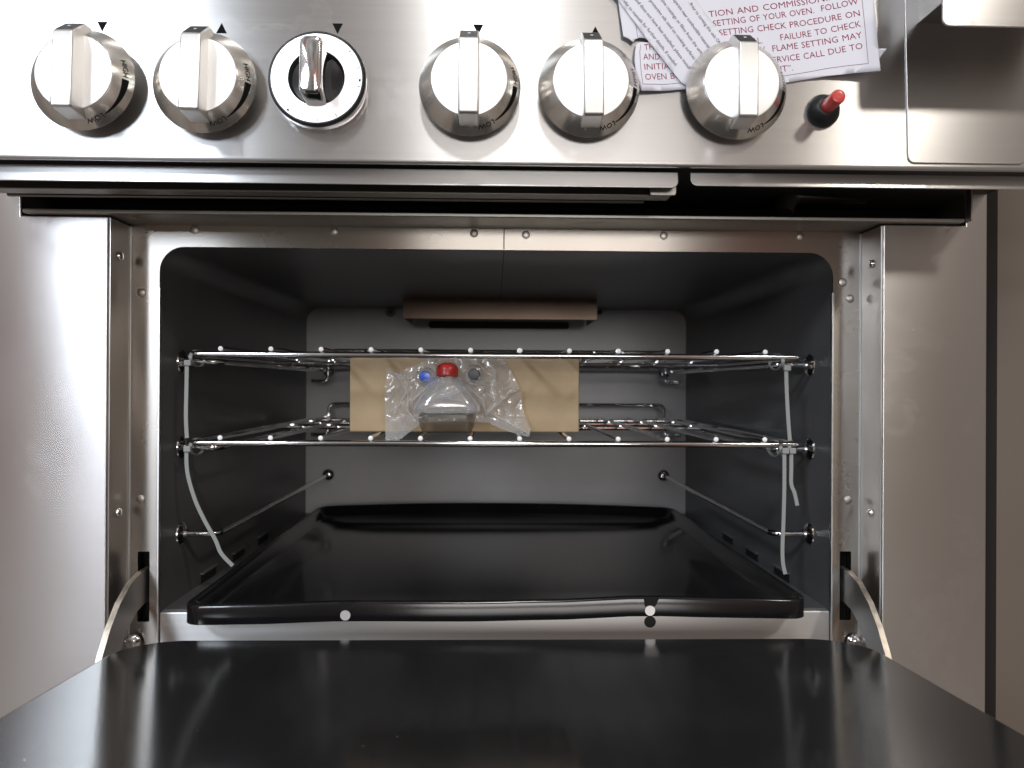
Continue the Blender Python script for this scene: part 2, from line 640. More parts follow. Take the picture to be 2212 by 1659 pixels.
# --- face frame round the oven mouth: plate with the mouth and the two hinge slots cut out
HX, ZT, ZS = 0.335, 0.135, -0.2255
mouth = rrect(-HX, -0.33, HX, ZT, 0.024, 10, (0, 0, 1, 1))
mouth_in = [(x, y) for x, y in mouth]
slotL = rrect(-0.3545, -0.234, -0.3430, -0.165, 0.001, 2)
slotR = rrect(0.3430, -0.234, 0.3545, -0.165, 0.001, 2)
mb = MB()
outer = [(-0.3635, -0.33), (-HX, -0.33)] + [p for p in reversed(mouth[2:])] + [(HX, -0.33), (0.3635, -0.33), (0.3635, 0.159), (-0.3635, 0.159)]
mb.plate(outer, [slotL, slotR], -0.0025, 0.0)
frame = mb.build('face_frame', M['frame'], oven, XZ)
for i, (px, py) in enumerate(((420, 497), (722, 500), (1024, 504), (1136, 507), (1434, 509), (1728, 511), (306, 632), (304, 1078), (1836, 645), (1832, 1080))):
    p = at(px, py, 0.73)
    MB().lathe([(0.0042, 0.0), (0.0040, 0.0006), (0.0030, 0.0012), (0.0012, 0.0015)], 20).build('rivet', M['rivet_bright'] if i in (3, 4) else M['rivet'], frame, Matrix.Translation((p.x, 0, p.z)) @ XZ)
# seam between the two halves of the top rail
MB().box((0.0032, -0.0006, ZT + 0.001), (0.0042, 0.0002, 0.1585)).build('seam', M['dark_cavity'], frame)
# bright folded edge round the mouth
for s in (-1, 1):
    mb = MB().box((s * (HX - 0.0002) - 0.0012, -0.0016, -0.31), (s * (HX - 0.0002) + 0.0012, 0.003, 0.095))
    mb.build('folded_edge', M['strip'], frame, bevel=0.0006)

# --- oven cavity
D2 = 0.566
mb = MB()
prof = rrect(-HX, ZS, HX, ZT, 0.024, 8, (0, 0, 1, 1))
mb.rings([[(x, y0, z) for x, z in prof] for y0 in (0.0026, D2)], False, False)
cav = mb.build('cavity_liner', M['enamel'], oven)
mb = MB()
mb.prism([(x * 1.004, y + 0.0) for x, y in prof], -0.004, 0, Matrix.Translation((0, D2, 0)) @ XZ)
back = mb.build('back_wall', M['lit_back_enamel'], oven)
# ceiling seam
MB().box((0.0034, 0.004, ZT - 0.0008), (0.0042, D2 - 0.14, ZT - 0.0001)).build('seam', M['dark_cavity'], cav)
# side-wall louvre slots near the floor
for s in (-1, 1):
    for y0 in (0.105, 0.205, 0.305):
        mb = MB().box((s * HX - 0.0008, y0, -0.2250), (s * HX + 0.0008, y0 + 0.045, -0.2150))
        sl = mb.build('vent_slot', M['dark_cavity'], cav)
        MB().box((s * (HX - 0.002) - 0.002, y0, -0.2150), (s * (HX - 0.002) + 0.002, y0 + 0.045, -0.2135)).build('lip', M['enamel'], sl)
# flue slot and its baffle
mb = MB().prism(rrect(-0.121, 0.100, 0.126, 0.112, 0.005), 0.0, 0.0012, Matrix.Translation((0, D2 - 0.0041, 0)) @ XZ)
mb.build('flue_slot', M['dark_cavity'], back)
mb = MB()
mb.box((-0.1485, 0.423, 0.1045), (0.156, 0.4245, 0.1345))
mb.box((-0.1485, 0.4245, 0.1045), (-0.147, 0.545, 0.1345))
mb.box((0.1545, 0.4245, 0.1045), (0.156, 0.545, 0.1345))
mb.build('flue_baffle', M['baffle'], oven)
for px, r in ((843, 0.0085), (1296, 0.004)):
    p = at(px, 674, 0.73 + D2 - 0.006)
    h = MB().lathe([(r, 0), (r * 0.9, 0.0015)], 24).build('bolt', M['enamel'] if r > 0.005 else M['dark_cavity'], back, Matrix.Translation((p.x, D2 - 0.004, p.z)) @ XZ)
    if r > 0.005:
        MB().lathe([(0.0035, 0.0015), (0.0033, 0.002)], 16).build('bolt_hole', M['dark_cavity'], h, Matrix.Translation((p.x, D2 - 0.004, p.z)) @ XZ)
# sill: bright steel front edge of the oven floor
mb = MB()
mb.box((-HX + 0.0015, 0.0005, -0.33), (HX - 0.0015, 0.012, ZS + 0.0005))
sill = mb.build('sill', M['sill'], oven, bevel=0.0015)
p = at(1404, 1343, 0.7305)
MB().lathe([(0.0058, 0), (0.0058, 0.0006)], 24).build('sill_hole', M['dark_cavity'], sill, Matrix.Translation((p.x, 0.0004, p.z)) @ XZ)

# --- rack supports: three chrome wires a side, each with a washer at both ends
for s in (-1, 1):
    for z in (0.0235, -0.0670, -0.1580):
        path = arc_path([(s * HX, 0.053, z), (s * 0.2955, 0.053, z), (s * 0.2955, D2 - 0.004, z)], 0.011, 8)
        sp = MB().tube(path, 0.0033, 12).build('rack_support', M['chrome'], oven)
        T = Matrix.Translation((s * HX, 0.053, z)) @ Matrix.Rotation(-s * pi / 2, 4, 'Y')
        MB().lathe([(0.0122, 0), (0.0118, 0.0012), (0.0085, 0.0036), (0.0048, 0.0046), (0.0044, 0.007)], 28).build('washer', M['chrome'], sp, T)
        T = Matrix.Translation((s * 0.2955, D2 - 0.004, z)) @ XZ
        MB().lathe([(0.0105, 0), (0.010, 0.0012), (0.007, 0.0034), (0.0045, 0.005)], 24).build('washer', M['chrome'], sp, T)

# --- side columns
for s in (-1, 1):
    x0, x1 = sorted((s * 0.3645, s * 0.4655))
    xi, xo, xk = s * 0.3645, s * 0.4655, s * 0.4440
    mb = MB().prism([(xi, -0.62), (xo, -0.62), (xo, 0.200), (xk, 0.200), (xk, 0.1552), (xi, 0.1552)], 0, -0.43, Matrix.Translation((0, -0.040, 0)) @ XZ)
    col = mb.build('side_column', M['column'], oven, bevel=0.0016)
    rx = s * 0.3640
    MB().box((rx - 0.0006, -0.0375, -0.33), (rx + 0.0006, 0.0030, 0.1545)).build('column_return', M['return'], col)
    MB().box((s * 0.3626 - 0.0008, -0.0018, -0.33), (s * 0.3626 + 0.0008, 0.0006, 0.1540)).build('corner_edge', M['strip'], col, bevel=0.0004)
    for py in ((553, 1107) if s < 0 else (570, 1108)):
        p = at(258 if s < 0 else 1884, py, 0.708)
        T = Matrix.Translation((s * 0.3634, -0.021, p.z)) @ Matrix.Rotation(-s * pi / 2, 4, 'Y')
        sc = MB().lathe([(0.0042, 0), (0.0042, 0.0012), (0.0034, 0.0024), (0.0015, 0.003)], 20).build('screw', M['chrome'], col, T)
    p = at(1820, 610, 0.73)
MB().lathe([(0.0046, 0), (0.0040, 0.0014), (0.002, 0.002)], 20).build('screw', M['dull'], frame, Matrix.Translation((0.3445, 0, at(1820, 610, 0.73).z)) @ XZ)
# body behind the columns
mb = MB()
for s in (-1, 1):
    x0, x1 = sorted((s * 0.3375, s * 0.3640))
    mb.box((x0, 0.03, -0.62), (x1, 0.60, 0.16))
mb.box((-0.464, 0.60, -0.62), (0.464, 0.61, 0.30))
mb.box((-0.364, 0.01, ZT + 0.006), (0.364, 0.60, 0.158))
mb.build('inner_body', M['dark_cavity'], oven)

# --- top rail with its soffit
mb = MB()
mb.box((-0.4385, -0.048, 0.1562), (0.4385, 0.000, 0.1602))
mb.build('front_rail', M['dull'], oven, bevel=0.0012)
# dark void under the control panel and the things seen in it
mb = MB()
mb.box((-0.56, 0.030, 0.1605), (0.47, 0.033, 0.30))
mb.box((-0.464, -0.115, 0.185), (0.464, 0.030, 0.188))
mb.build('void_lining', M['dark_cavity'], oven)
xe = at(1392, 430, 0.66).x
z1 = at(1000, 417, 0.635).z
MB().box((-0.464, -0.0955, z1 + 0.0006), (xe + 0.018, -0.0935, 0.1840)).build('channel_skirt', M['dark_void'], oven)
MB().box((-0.464, -0.0958, z1 - 0.0008), (xe + 0.018, -0.0800, z1 + 0.0005)).build('channel_flange', M['dull'], oven, bevel=0.0004)
za, zb_ = at(1000, 434, 0.66).z, at(1000, 424, 0.66).z
MB().box((-0.4385, -0.0700, za), (xe, -0.0660, zb_)).build('channel_flange', M['channel'], oven, bevel=0.0014)
mb = MB()
mb.prism(rrect(xe - 0.002, 0.1640, xe + 0.020, 0.1725, 0.002), 0, 0.003, Matrix.Translation((0, -0.102, 0)) @ XZ)
mb.build('channel_bracket', M['dull'], oven)
pr = at(2087, 440, 0.655)
MB().box((0.4362, -0.060, 0.155), (0.4376, -0.052, 0.186)).build('channel_post', M['rivet'], oven)
# pipe elbow half seen in the dark
pp = at(1692, 438, 0.70)
mb = MB().tube(arc_path([(pp.x, -0.028, pp.z - 0.01), (pp.x + 0.01, -0.020, pp.z + 0.012), (pp.x + 0.09, -0.010, pp.z + 0.015)], 0.02), 0.010, 16)
mb.build('gas_pipe', M['channel'], oven)

# --- control panel, leaning back 10 degrees
TILT = radians(2.5)
P0 = Vector((0, -0.13, 0.1812))
U = Vector((1, 0, 0))
V = Vector((0, sin(TILT), cos(TILT)))
N = Vector((0, -cos(TILT), sin(TILT)))
MP = Matrix(((U.x, V.x, N.x, P0.x), (U.y, V.y, N.y, P0.y), (U.z, V.z, N.z, P0.z), (0, 0, 0, 1)))


def pan(px, py, h=0.0):
    """u,v on the panel plane (raised by h)"""
    d = ray(px, py)
    t = (h - N.dot(CAM - P0)) / N.dot(d)
    q = CAM + d * t - P0
    return q.dot(U), q.dot(V)


def onpan(u, v, h=0.0, rot=0.0):
    return MP @ Matrix.Translation((u, v, h)) @ Matrix.Rotation(rot, 4, 'Z')


prof = [(0.0, 0.30)]
for i in range(9):
    a = i / 8 * pi / 2
    prof.append((-0.0028 + 0.0028 * cos(a), 0.0028 - 0.0028 * sin(a)))
prof += [(-0.0042, 0.0), (-0.0042, 0.012), (-0.012, 0.012), (-0.012, 0.30)]
mb = MB()
mb.rings([[MP @ Vector((x, v, n)) for n, v in prof] for x in (-0.4655, 0.4655)])
panel = mb.build('control_panel', M['panel'], oven, flat=True)
# pointer triangles printed on the panel
for px, py, up in ((221, 58, -1), (479, 61, 1), (729, 62, -1), (1033, 64, -1), (1286, 68, 1)):
    u, v = pan(px, py)
    r = 0.0042
    MB().prism([(-r, -up * r), (r, -up * r), (0, up * r)] if up > 0 else [(-r, r), (0, -r), (r, r)], 0.0, 0.0003).build('pointer_mark', M['black_print'], panel, onpan(u, v, 0.0001))
# end cover plate on the right
u0, v0 = pan(1960, 353)
u1, v1 = pan(2206, 54)
mb = MB().prism(rrect(u0, v0, u1, v1 + 0.02, 0.006, 6, (1, 1, 0, 0)), 0.0, 0.0014)
mb.build('end_cover', M['panel'], panel, MP, bevel=0.0007)
# bracket jutting out over the end cover
zb = 0.3045
mb = MB()
mb.box((0.3475, -0.1825, zb), (0.470, -0.105, zb + 0.12))
bracket = mb.build('ledge', M['channel'], oven, bevel=0.001)
a = at(2036, 56, 0.545)
mb = MB().prism(rrect(a.x, a.z, 0.475, a.z + 0.07, 0.006, 6, (1, 0, 0, 0)), 0, 0.0018, Matrix.Translation((0, -0.1835, 0)) @ XZ)
mb.build('ledge_lip', M['strip'], bracket, bevel=0.0007)

# --- trim strips under the panel
for (pa, pb, y0, y1, ya, yb) in ((None, 1467, 357, 394, 362, 403), (1493, None, 362, 399, 371, 409)):
    xa = -0.464 if pa is None else at(pa, 380, 0.612).x
    xb = 0.464 if pb is None else at(pb, 380, 0.612).x
    zt = 0.1806
    zl = 0.1664 if pa is None else 0.1686
    mb = MB().prism(rrect(xa, zl - zt, xb, 0, 0.006, 6, (0, 1, 0, 0) if pa is None else (1, 0, 0, 0)), 0, 0.0015, Matrix.Translation((0, -0.1135, zt)) @ Matrix.Rotation(radians(-9), 4, 'X') @ XZ)
    mb.build('trim_strip', M['strip'], oven, bevel=0.0006)

# --- burner knobs: conical skirt > face, grip bar, pointer dot, printed heat scale
def wrap_text(s, ang0, v0, size, flip):
    """letters laid on the skirt cone: returns verts, faces (3D)"""
    vs, fs, x0, x1 = text_geo(s)
    rs, zs, rf, zf = 0.0425, 0.0045, 0.0325, 0.0165
    o = []
    for x, y in vs:
        xx = (x - (x0 + x1) / 2) * size
        yy = (y - CAP / 2) * size
        t = v0 - yy / 0.0156
        r = rs + (rf - rs) * t
        z = zs + (zf - zs) * t
        a = ang0 - xx / 0.038
        k = 1.012
        o.append((r * cos(a) * k, r * sin(a) * k, z + 0.0004))
    return o, fs


def make_knob(parent):
    base = MB()
    base.lathe([(0.020, -0.0085), (0.020, 0.0022), (0.0430, 0.0024), (0.0434, 0.0032), (0.0430, 0.0042), (0.0327, 0.0166), (0.0318, 0.0172)], 96)
    k = base.build('control_knob', M['knob'], parent, onpan(0, 0), smooth=25)
    MB().lathe([(0.0318, 0.01721), (0.0314, 0.0179), (0.0300, 0.0182), (0.015, 0.0182), (0.004, 0.0182)], 72).build('face', M['knob_face'], k, onpan(0, 0))
    # grip bar: front edge shorter than the foot, ends sloping on to the skirt
    w = 0.0083
    sec = [(-0.0375, 0.0070), (0.0425, 0.0060), (0.0418, 0.0160), (0.0265, 0.0340), (0.0250, 0.0348), (-0.0345, 0.0348), (-0.0362, 0.0335)]
    mb = MB()
    rs = []
    for x in (-w, w):
        rs.append([(x, y, z) for y, z in sec])
    mb.rings(rs)
    MBv = mb.build('grip', M['knob_bar'], k, onpan(0, 0), bevel=0.0016)
    # grip's top end, dark reflection put into its colour, with its white dot
    mb = MB()
    q = 0.00015
    d = Vector((0, 0.0265, 0.0100)).normalized()
    mb.poly([(-w + .0012, 0.0410 + q, 0.01694 + q), (w - .0012, 0.0410 + q, 0.01694 + q), (w - .0012, 0.0273 + q, 0.03306 + q), (-w + .0012, 0.0273 + q, 0.03306 + q)])
    MB_ = mb.build('grip_end', M['bar_end'], k, onpan(0, 0))
    mb = MB().lathe([(0.0013, 0), (0.0012, 0.0003)], 14)
    mb.build('pointer_dot', M['paper'], k, onpan(0, 0) @ Matrix.Translation((0, 0.0345 + 0.0003, 0.0246 + 0.0003)) @ Matrix.Rotation(-math.atan2(0.0180, 0.0153), 4, 'X'))
    # scale: tapering band from HIGH to LOW, clockwise
    mb = MB()
    n = 24
    rs, zs, rf, zf = 0.0425, 0.0045, 0.0325, 0.0165
    pts0, pts1 = [], []
    for i in range(n + 1):
        f = i / n
        a = radians(-4 - 52 * f)
        hw = 0.17 * (1 - f) ** 0.9 + 0.012
        for t, L in ((0.40 - hw, pts0), (0.40 + hw, pts1)):
            r = (rs + (rf - rs) * t) * 1.010
            L.append((r * cos(a), r * sin(a), zs + (zf - zs) * t + 0.0004))
    v0 = [mb.bm.verts.new(p) for p in pts0]
    v1 = [mb.bm.verts.new(p) for p in pts1]
    for i in range(n):
        mb.bm.faces.new((v0[i], v0[i + 1], v1[i + 1], v1[i]))
    for s, a, v in (('HIGH', 10, 0.40), ('LOW', -68, 0.40)):
        vs, fs = wrap_text(s, radians(a), v, 0.0062, False)
        bv = [mb.bm.verts.new(p) for p in vs]
        for f in fs:
            try:
                mb.bm.faces.new([bv[i] for i in f])
            except ValueError:
                pass
    mb.build('heat_scale', M['black_print'], k, onpan(0, 0))
    return k


HK = 0.0085  # the skirts stand this far off the panel
knob0 = make_knob(oven)
base_inv = wm(oven).inverted()
for i, (px, py) in enumerate(((184, 176), (445, 182), (1015, 190), (1271, 194), (1588, 198))):
    k = knob0 if i == 0 else copy_tree(knob0, oven)
    u, v = pan(px, py, HK)
    k.matrix_basis = base_inv @ onpan(u, v, HK, radians((0.4, -0.3, 0.0, 0.5, -0.8)[i])) @ Matrix.Scale(0.945, 4)

# --- thermostat knob: white ring, black rim, chrome lever
u, v = pan(693, 186)
KT = onpan(u, v)
tk = MB().lathe([(0.0375, 0.0), (0.0382, 0.004), (0.0382, 0.012), (0.0376, 0.0135), (0.0368, 0.0142)], 96, True, False).build('thermostat_knob', M['chrome_knob'], oven, KT)
MB().lathe([(0.0386, 0.0104), (0.0390, 0.0118), (0.0386, 0.0136), (0.0374, 0.0146), (0.0362, 0.0147)], 96, False, False).build('rim', M['black_plastic'], tk, KT)
MB().lathe([(0.0366, 0.0142), (0.0364, 0.0146), (0.0232, 0.0150), (0.0226, 0.0150)], 96, False, False).build('dial_ring', M['ring_face'], tk, KT)
MB().lathe([(0.0228, 0.0150), (0.0224, 0.0146), (0.0205, 0.0105), (0.0150, 0.0085), (0.004, 0.0080)], 72, False, True).build('recess', M['black_plastic'], tk, KT)
mb = MB()
foot = rrect(-0.0105, -0.0240, 0.0105, 0.0235, 0.004)
top = rrect(-0.0088, -0.0215, 0.0088, 0.0245, 0.005)
mid = rrect(-0.0086, -0.0230, 0.0086, 0.0222, 0.005)
ins = rrect(-0.0076, -0.0195, 0.0076, 0.0225, 0.0045)
mb.rings([[(x, y, 0.0080) for x, y in foot], [(x, y, 0.0120) for x, y in foot], [(x, y, 0.0160) for x, y in mid], [(x, y, 0.0330) for x, y in top], [(x, y, 0.0358) for x, y in ins], [(x * 0.93, y * 0.97, 0.0361) for x, y in ins]])
mb.build('lever', M['chrome_knob'], tk, KT, smooth=40)
mb = MB()
for i in range(28):
    a = radians(40 - i * 8.5)
    r0, r1, hw = (0.0352, 0.0340, 0.00016) if i % 3 else (0.0354, 0.0330, 0.00022)
    if i in (5, 20):
        r1, hw = 0.0336, 0.0010
    dx, dy = cos(a), sin(a)
    mb.poly([(r0 * dx - hw * dy, r0 * dy + hw * dx, 0.01482), (r0 * dx + hw * dy, r0 * dy - hw * dx, 0.01482), (r1 * dx + hw * dy, r1 * dy - hw * dx, 0.01490), (r1 * dx - hw * dy, r1 * dy + hw * dx, 0.01490)])
mb.build('dial_marks', M['black_print'], tk, KT)

# --- red igniter button in its black boss
u, v = pan(1776, 241)
KB = onpan(u, v)
bt = MB().lathe([(0.0137, 0), (0.0138, 0.002), (0.0120, 0.0060), (0.0085, 0.0100), (0.0065, 0.0108)], 48).build('igniter_button', M['black_plastic'], oven, KB)
MB().lathe([(0.0056, 0.0100), (0.0056, 0.0285), (0.0052, 0.0296), (0.0040, 0.0300), (0.001, 0.0298)], 36).build('plunger', M['red_plastic'], bt, KB)

# --- oven door, let down almost level
DP = radians(3.6)
zd, yd = -0.2242, -0.080
W = 0.320
MD = Matrix.Translation((0, yd, zd)) @ Matrix.Rotation(-DP, 4, 'X')
mb = MB()
r = 0.050
outl = []
for (cx, cy, a0) in ((W - r, -r, 0), (-W + r, -r, pi / 2)):
    for i in range(13):
        a = a0 + pi / 2 * i / 12
        outl.append((cx + r * cos(a), cy + r * 0.9 * sin(a) + (r - 0.9 * r)))
outl += [(-W, -0.37), (W, -0.37)]
mb.prism(outl, -0.024, 0.0)
door = mb.build('oven_door', M['door'], oven, MD, bevel=0.003, segs=3)
mb = MB().box((-W - 0.020, -0.41, -0.060), (W + 0.020, -0.02, -0.0245))
mb.build('outer_shell', M['column'], door, MD, bevel=0.003)

# --- curved hinge arms out of the slots
for s in (-1, 1):
    mb = MB()
    ctr = [(0.012, -0.1985), (-0.006, -0.1990), (-0.024, -0.2035), (-0.041, -0.2140), (-0.056, -0.2290), (-0.068, -0.2460), (-0.078, -0.2660), (-0.086, -0.2900)]
    hw = [0.0165, 0.0165, 0.0160, 0.0155, 0.0150, 0.0145, 0.0140, 0.0135]
    up, dn = [], []
    for i, (y, z) in enumerate(ctr):
        a = Vector(ctr[max(0, i - 1)])
        b = Vector(ctr[min(len(ctr) - 1, i + 1)])
        t = (b - a).normalized()
        nn = Vector((t.y, -t.x))
        up.append(Vector((y, z)) + nn * hw[i])
        dn.append(Vector((y, z)) - nn * hw[i])
    ring = [(p.x, p.y) for p in up + dn[::-1]]
    xa = s * 0.3485
    mb.rings([[(xa - 0.0027, y, z) for y, z in ring], [(xa + 0.0027, y, z) for y, z in ring]])
    arm = mb.build('hinge_arm', M['arm'], oven, bevel=0.0005)
    mb = MB()
    k0, k1 = (up, dn) if up[3].y > dn[3].y else (dn, up)
    off = []
    vs = []
    for i, p in enumerate(k0):
        q = p + (k0[i] - k1[i]).normalized() * 0.0003
        vs.append((mb.bm.verts.new((xa - 0.0026, q.x, q.y)), mb.bm.verts.new((xa + 0.0026, q.x, q.y))))
    for a, b in zip(vs[1:], vs[2:]):
        mb.bm.faces.new((a[0], a[1], b[1], b[0]))
    mb.build('arm_edge', M['arm_edge'], arm)
    # hinge screw behind the arm
    p = at(262 if s < 0 else 1874, 1396, 0.715)
    T = Matrix.Translation((s * 0.3565, -0.003, p.z)) @ XZ
    MB().lathe([(0.0075, 0), (0.0072, 0.003), (0.005, 0.005), (0.002, 0.0056)], 24).build('hinge_screw', M['chrome'], oven, T)

# ------------------------------------------------------------------ oven racks (lift out: things)
def make_rack(z):
    root = thing('oven_rack', 'upper chrome wire rack, above the cardboard box', 'rack', (0, 0.026, z), 'chrome oven racks')
    T = Matrix.Translation((0, 0.026, z))
    hw, L, r = 0.3205, 0.500, 0.0032
    outl = rrect(-hw, 0, hw, L, 0.014, 6)
    MB().loop([(x, y, 0) for x, y in outl], r, 12).build('rim', M['chrome'], root, T)
    for y in (0.295, 0.40):
        MB().tube([(-hw + 0.003, y, -0.0005), (hw - 0.003, y, -0.0005)], 0.0030, 10).build('crossbar', M['chrome'], root, T)
    for i in range(12):
        x = -0.2835 + i * 0.05077
        wv = MB().tube([(x + 0.0003 * random.uniform(-1, 1), -0.0030, 0.0054), (x, L + 0.002, 0.0054)], 0.0025, 10).build('wire', M['chrome'], root, T)
        MB().lathe([(0.0026, 0), (0.0024, 0.0009), (0.0012, 0.0016)], 12).build('wire_end', M['wire_end'], wv, T @ Matrix.Translation((x, -0.0030, 0.0054)) @ XZ)
    gx = 0.2865
    MB().tube(arc_path([(-gx, L, 0.0), (-gx, L, 0.0275), (gx, L, 0.0275), (gx, L, 0.0)], 0.012, 8), 0.0030, 10).build('back_guard', M['chrome'], root, T)
    for s in (-1, 1):
        MB().tube(arc_path([(s * gx, L - 0.006, 0.0), (s * gx, L - 0.006, -0.0245), (s * (gx + 0.028), L - 0.006, -0.0245)], 0.010, 6), 0.0029, 10).build('stop_hook', M['chrome'], root, T)
    return root


rack = make_rack(0.0306)
low = copy_tree(rack)
low.matrix_basis = Matrix.Translation((0, 0.026, -0.0600))
low['label'] = 'lower chrome wire rack with the cardboard box standing on it'

# ------------------------------------------------------------------ black drip tray on the oven floor
def interp(x, tab):
    if x <= tab[0][0]:
        return tab[0][1]
    for (a, va), (b, vb) in zip(tab, tab[1:]):
        if x <= b:
            t = (x - a) / (b - a)
            t = t * t * (3 - 2 * t)
            return va + (vb - va) * t
    return tab[-1][1]


tray_root_loc = (0.0, 0.235, -0.2255)
TF, TB, TW = -0.037, 0.500, 0.2970
warp = [(-0.29, -0.0036), (-0.24, -0.0030), (-0.14, -0.0002), (-0.03, -0.0008), (0.05, 0.0006), (0.14, 0.0040), (0.22, 0.0022), (0.29, 0.0010)]


def ring_at(ins, z, n=14):
    r = max(0.004, 0.017 - ins * 0.5)
    base = rrect(-TW + ins, TF + ins, TW - ins, TB - ins, r, 6)
    o = []
    for i, p in enumerate(base):
        q = base[(i + 1) % len(base)]
        seg = max(1, int((Vector(q) - Vector(p)).length / 0.03))
        for k in range(seg):
            t = k / seg
            x, y = p[0] + (q[0] - p[0]) * t, p[1] + (q[1] - p[1]) * t
            f = max(0.0, 1 - (y - TF) / 0.30)
            zz = -0.2030 + z + interp(x, warp) * f + 0.0012 * sin(y * 17 + x * 5) * (1 - f) + 0.006 * max(0, (y - 0.2) / 0.3) ** 2 * (1 - (x / TW) ** 2)
            o.append((x, y, zz))
    return o


# same sampling on every ring: build on the outer outline and pull in
base_ring = ring_at(0, 0)
CT = Vector((0, (TF + TB) / 2, 0))


def inset_ring(ins, z):
    o = []
    sx = (TW - ins) / TW
    hy = (TB - TF) / 2
    sy = (hy - ins) / hy
    for x, y, zz in base_ring:
        o.append((x * sx, CT.y + (y - CT.y) * sy, zz + z))
    return o


mb = MB()
rg = [inset_ring(0.0016, -0.0195), inset_ring(0.0, -0.0190), inset_ring(0.0, -0.0030), inset_ring(0.0010, -0.0008), inset_ring(0.0032, 0.0), inset_ring(0.0055, -0.0008), inset_ring(0.0085, -0.0050), inset_ring(0.0125, -0.0130), inset_ring(0.0170, -0.0160)]
# floor of the tray, gently uneven
for q in (0.05, 0.10, 0.15, 0.20, 0.25):
    r_ = inset_ring(q, -0.0165)
    rg.append([(x, y, z * 0.0 + (-0.2225 + 0.0012 * sin(x * 9 + 1) * cos(y * 11))) for x, y, z in r_])
mb.rings(rg, False, True)
tray = mb.build('drip_tray', M['tray'], None, smooth=60)
tag(tray, 'wide black enamel drip tray lying on the oven floor', 'tray')
# shift origin to the tray's foot
for v_ in tray.data.vertices:
    v_.co -= Vector(tray_root_loc)
tray.matrix_basis = Matrix.Translation(tray_root_loc)
WORLD[tray.name] = tray.matrix_basis.copy()
for px, py in ((746, 1329), (1404, 1319)):
    p = at(px, py, 0.693)
    MB().lathe([(0.0048, 0), (0.0048, 0.0005)], 22).build('lip_hole', M['sill'], tray, Matrix.Translation((p.x, TF - 0.0001, p.z)) @ XZ)
    MB().prism([(-0.005, 0.004), (0.005, 0.004), (0.009, 0.0125), (-0.006, 0.0125)], 0, 0.0004).build('chipped_patch', M['door'], tray, Matrix.Translation((p.x, TF - 0.0001, p.z)) @ XZ)

# ------------------------------------------------------------------ cardboard box on the lower rack
zr = -0.0600 + 0.0054 + 0.0024
bx0, bx1, by = -0.166, 0.0906, 0.092
mb = MB().box((-0.1283, 0, 0), (0.1283, 0.16, 0.0835))
T = Matrix.Translation(((bx0 + bx1) / 2, by, zr)) @ Matrix.Rotation(radians(0.8), 4, 'Z')
box = mb.build('cardboard_box', M['card'], None, T, bevel=0.0018)
WORLD[box.name] = T.copy()
tag(box, 'plain brown cardboard box lying on the lower oven rack behind the plastic bag', 'box')
MB().box((-0.1275, -0.0003, 0.0002), (0.1275, 0.0004, 0.0009)).build('flap_edge', M['card_edge'], box, T)

# ------------------------------------------------------------------ clear bag with its contents
def bz(zx, zy, D):
    return at(810 + zx * 0.1709, 745.2 + zy * 0.1709, D)


bag_outline = [(140, 285), (330, 345), (400, 290), (660, 195), (700, 120), (1570, 120), (1700, 280), (1835, 550), (1860, 640), (1862, 780), (1900, 900), (1965, 1060), (1960, 1165), (1800, 1135), (1560, 1050), (1430, 985), (1000, 965), (600, 985), (470, 1080), (350, 1180), (250, 1222), (130, 1222), (120, 640)]
creases = [[(835, 395), (640, 560), (470, 720), (500, 810), (620, 760), (760, 610), (860, 430)], [(1050, 430), (1260, 620), (1350, 700), (1400, 880)], [(1530, 340), (1525, 520), (1540, 720), (1400, 620)],
           [(1830, 550), (1700, 620), (1400, 890)], [(150, 290), (300, 370), (430, 620), (420, 780)], [(330, 340), (420, 440), (480, 405)], [(700, 690), (900, 660), (1100, 720), (1250, 850)],
           [(580, 855), (900, 870), (1260, 860)], [(1200, 460), (1420, 520), (1330, 600)], [(250, 860), (430, 560)], [(1480, 880), (1960, 1140)], [(940, 660), (1080, 590), (1050, 520)], [(1640, 640), (1580, 480)], [(500, 920), (420, 820)]]


def inside(x, y, poly):
    c = False
    j = len(poly) - 1
    for i in range(len(poly)):
        xi, yi = poly[i]
        xj, yj = poly[j]
        if (yi > y) != (yj > y) and x < (xj - xi) * (y - yi) / (yj - yi) + xi:
            c = not c
        j = i
    return c


def segd(x, y, a, b):
    ax, ay = a
    bx, by_ = b
    dx, dy = bx - ax, by_ - ay
    t = max(0, min(1, ((x - ax) * dx + (y - ay) * dy) / (dx * dx + dy * dy)))
    return math.hypot(x - ax - t * dx, y - ay - t * dy)


mb = MB()
grid = {}
stp = 6.5
for iy in range(0, 180):
    for ix in range(0, 290):
        x, y = 110 + ix * stp, 110 + iy * stp
        jx, jy = x + 5 * noise.noise((x * .05, y * .05, 3)), y + 5 * noise.noise((x * .05, y * .05, 9))
        if not inside(jx, jy, bag_outline):
            continue
        bulge = math.exp(-((x - 900) / 480) ** 2 - ((y - 620) / 330) ** 2)
        h = 0.030 * bulge
        for cz in creases:
            d = min(segd(x, y, a, b) for a, b in zip(cz, cz[1:]))
            h += 0.0048 * math.exp(-(d / 10) ** 2) + 0.0026 * math.exp(-(d / 36) ** 2)
        n1 = noise.noise((x * .006, y * .006, 1.7))
        n2 = noise.noise((x * .010 + n1, y * .010, 4.2))
        h += 0.0060 * abs(n1) + 0.0012 * n2
        yb = max(0.0, (y - 880) / 340)
        grid[(ix, iy)] = mb.bm.verts.new(bz(jx, jy, 0.817 - h - 0.042 * yb ** 1.3))
for (ix, iy), v_ in grid.items():
    q = [(ix, iy), (ix + 1, iy), (ix + 1, iy + 1), (ix, iy + 1)]
    if all(k in grid for k in q):
        mb.bm.faces.new([grid[k] for k in q])
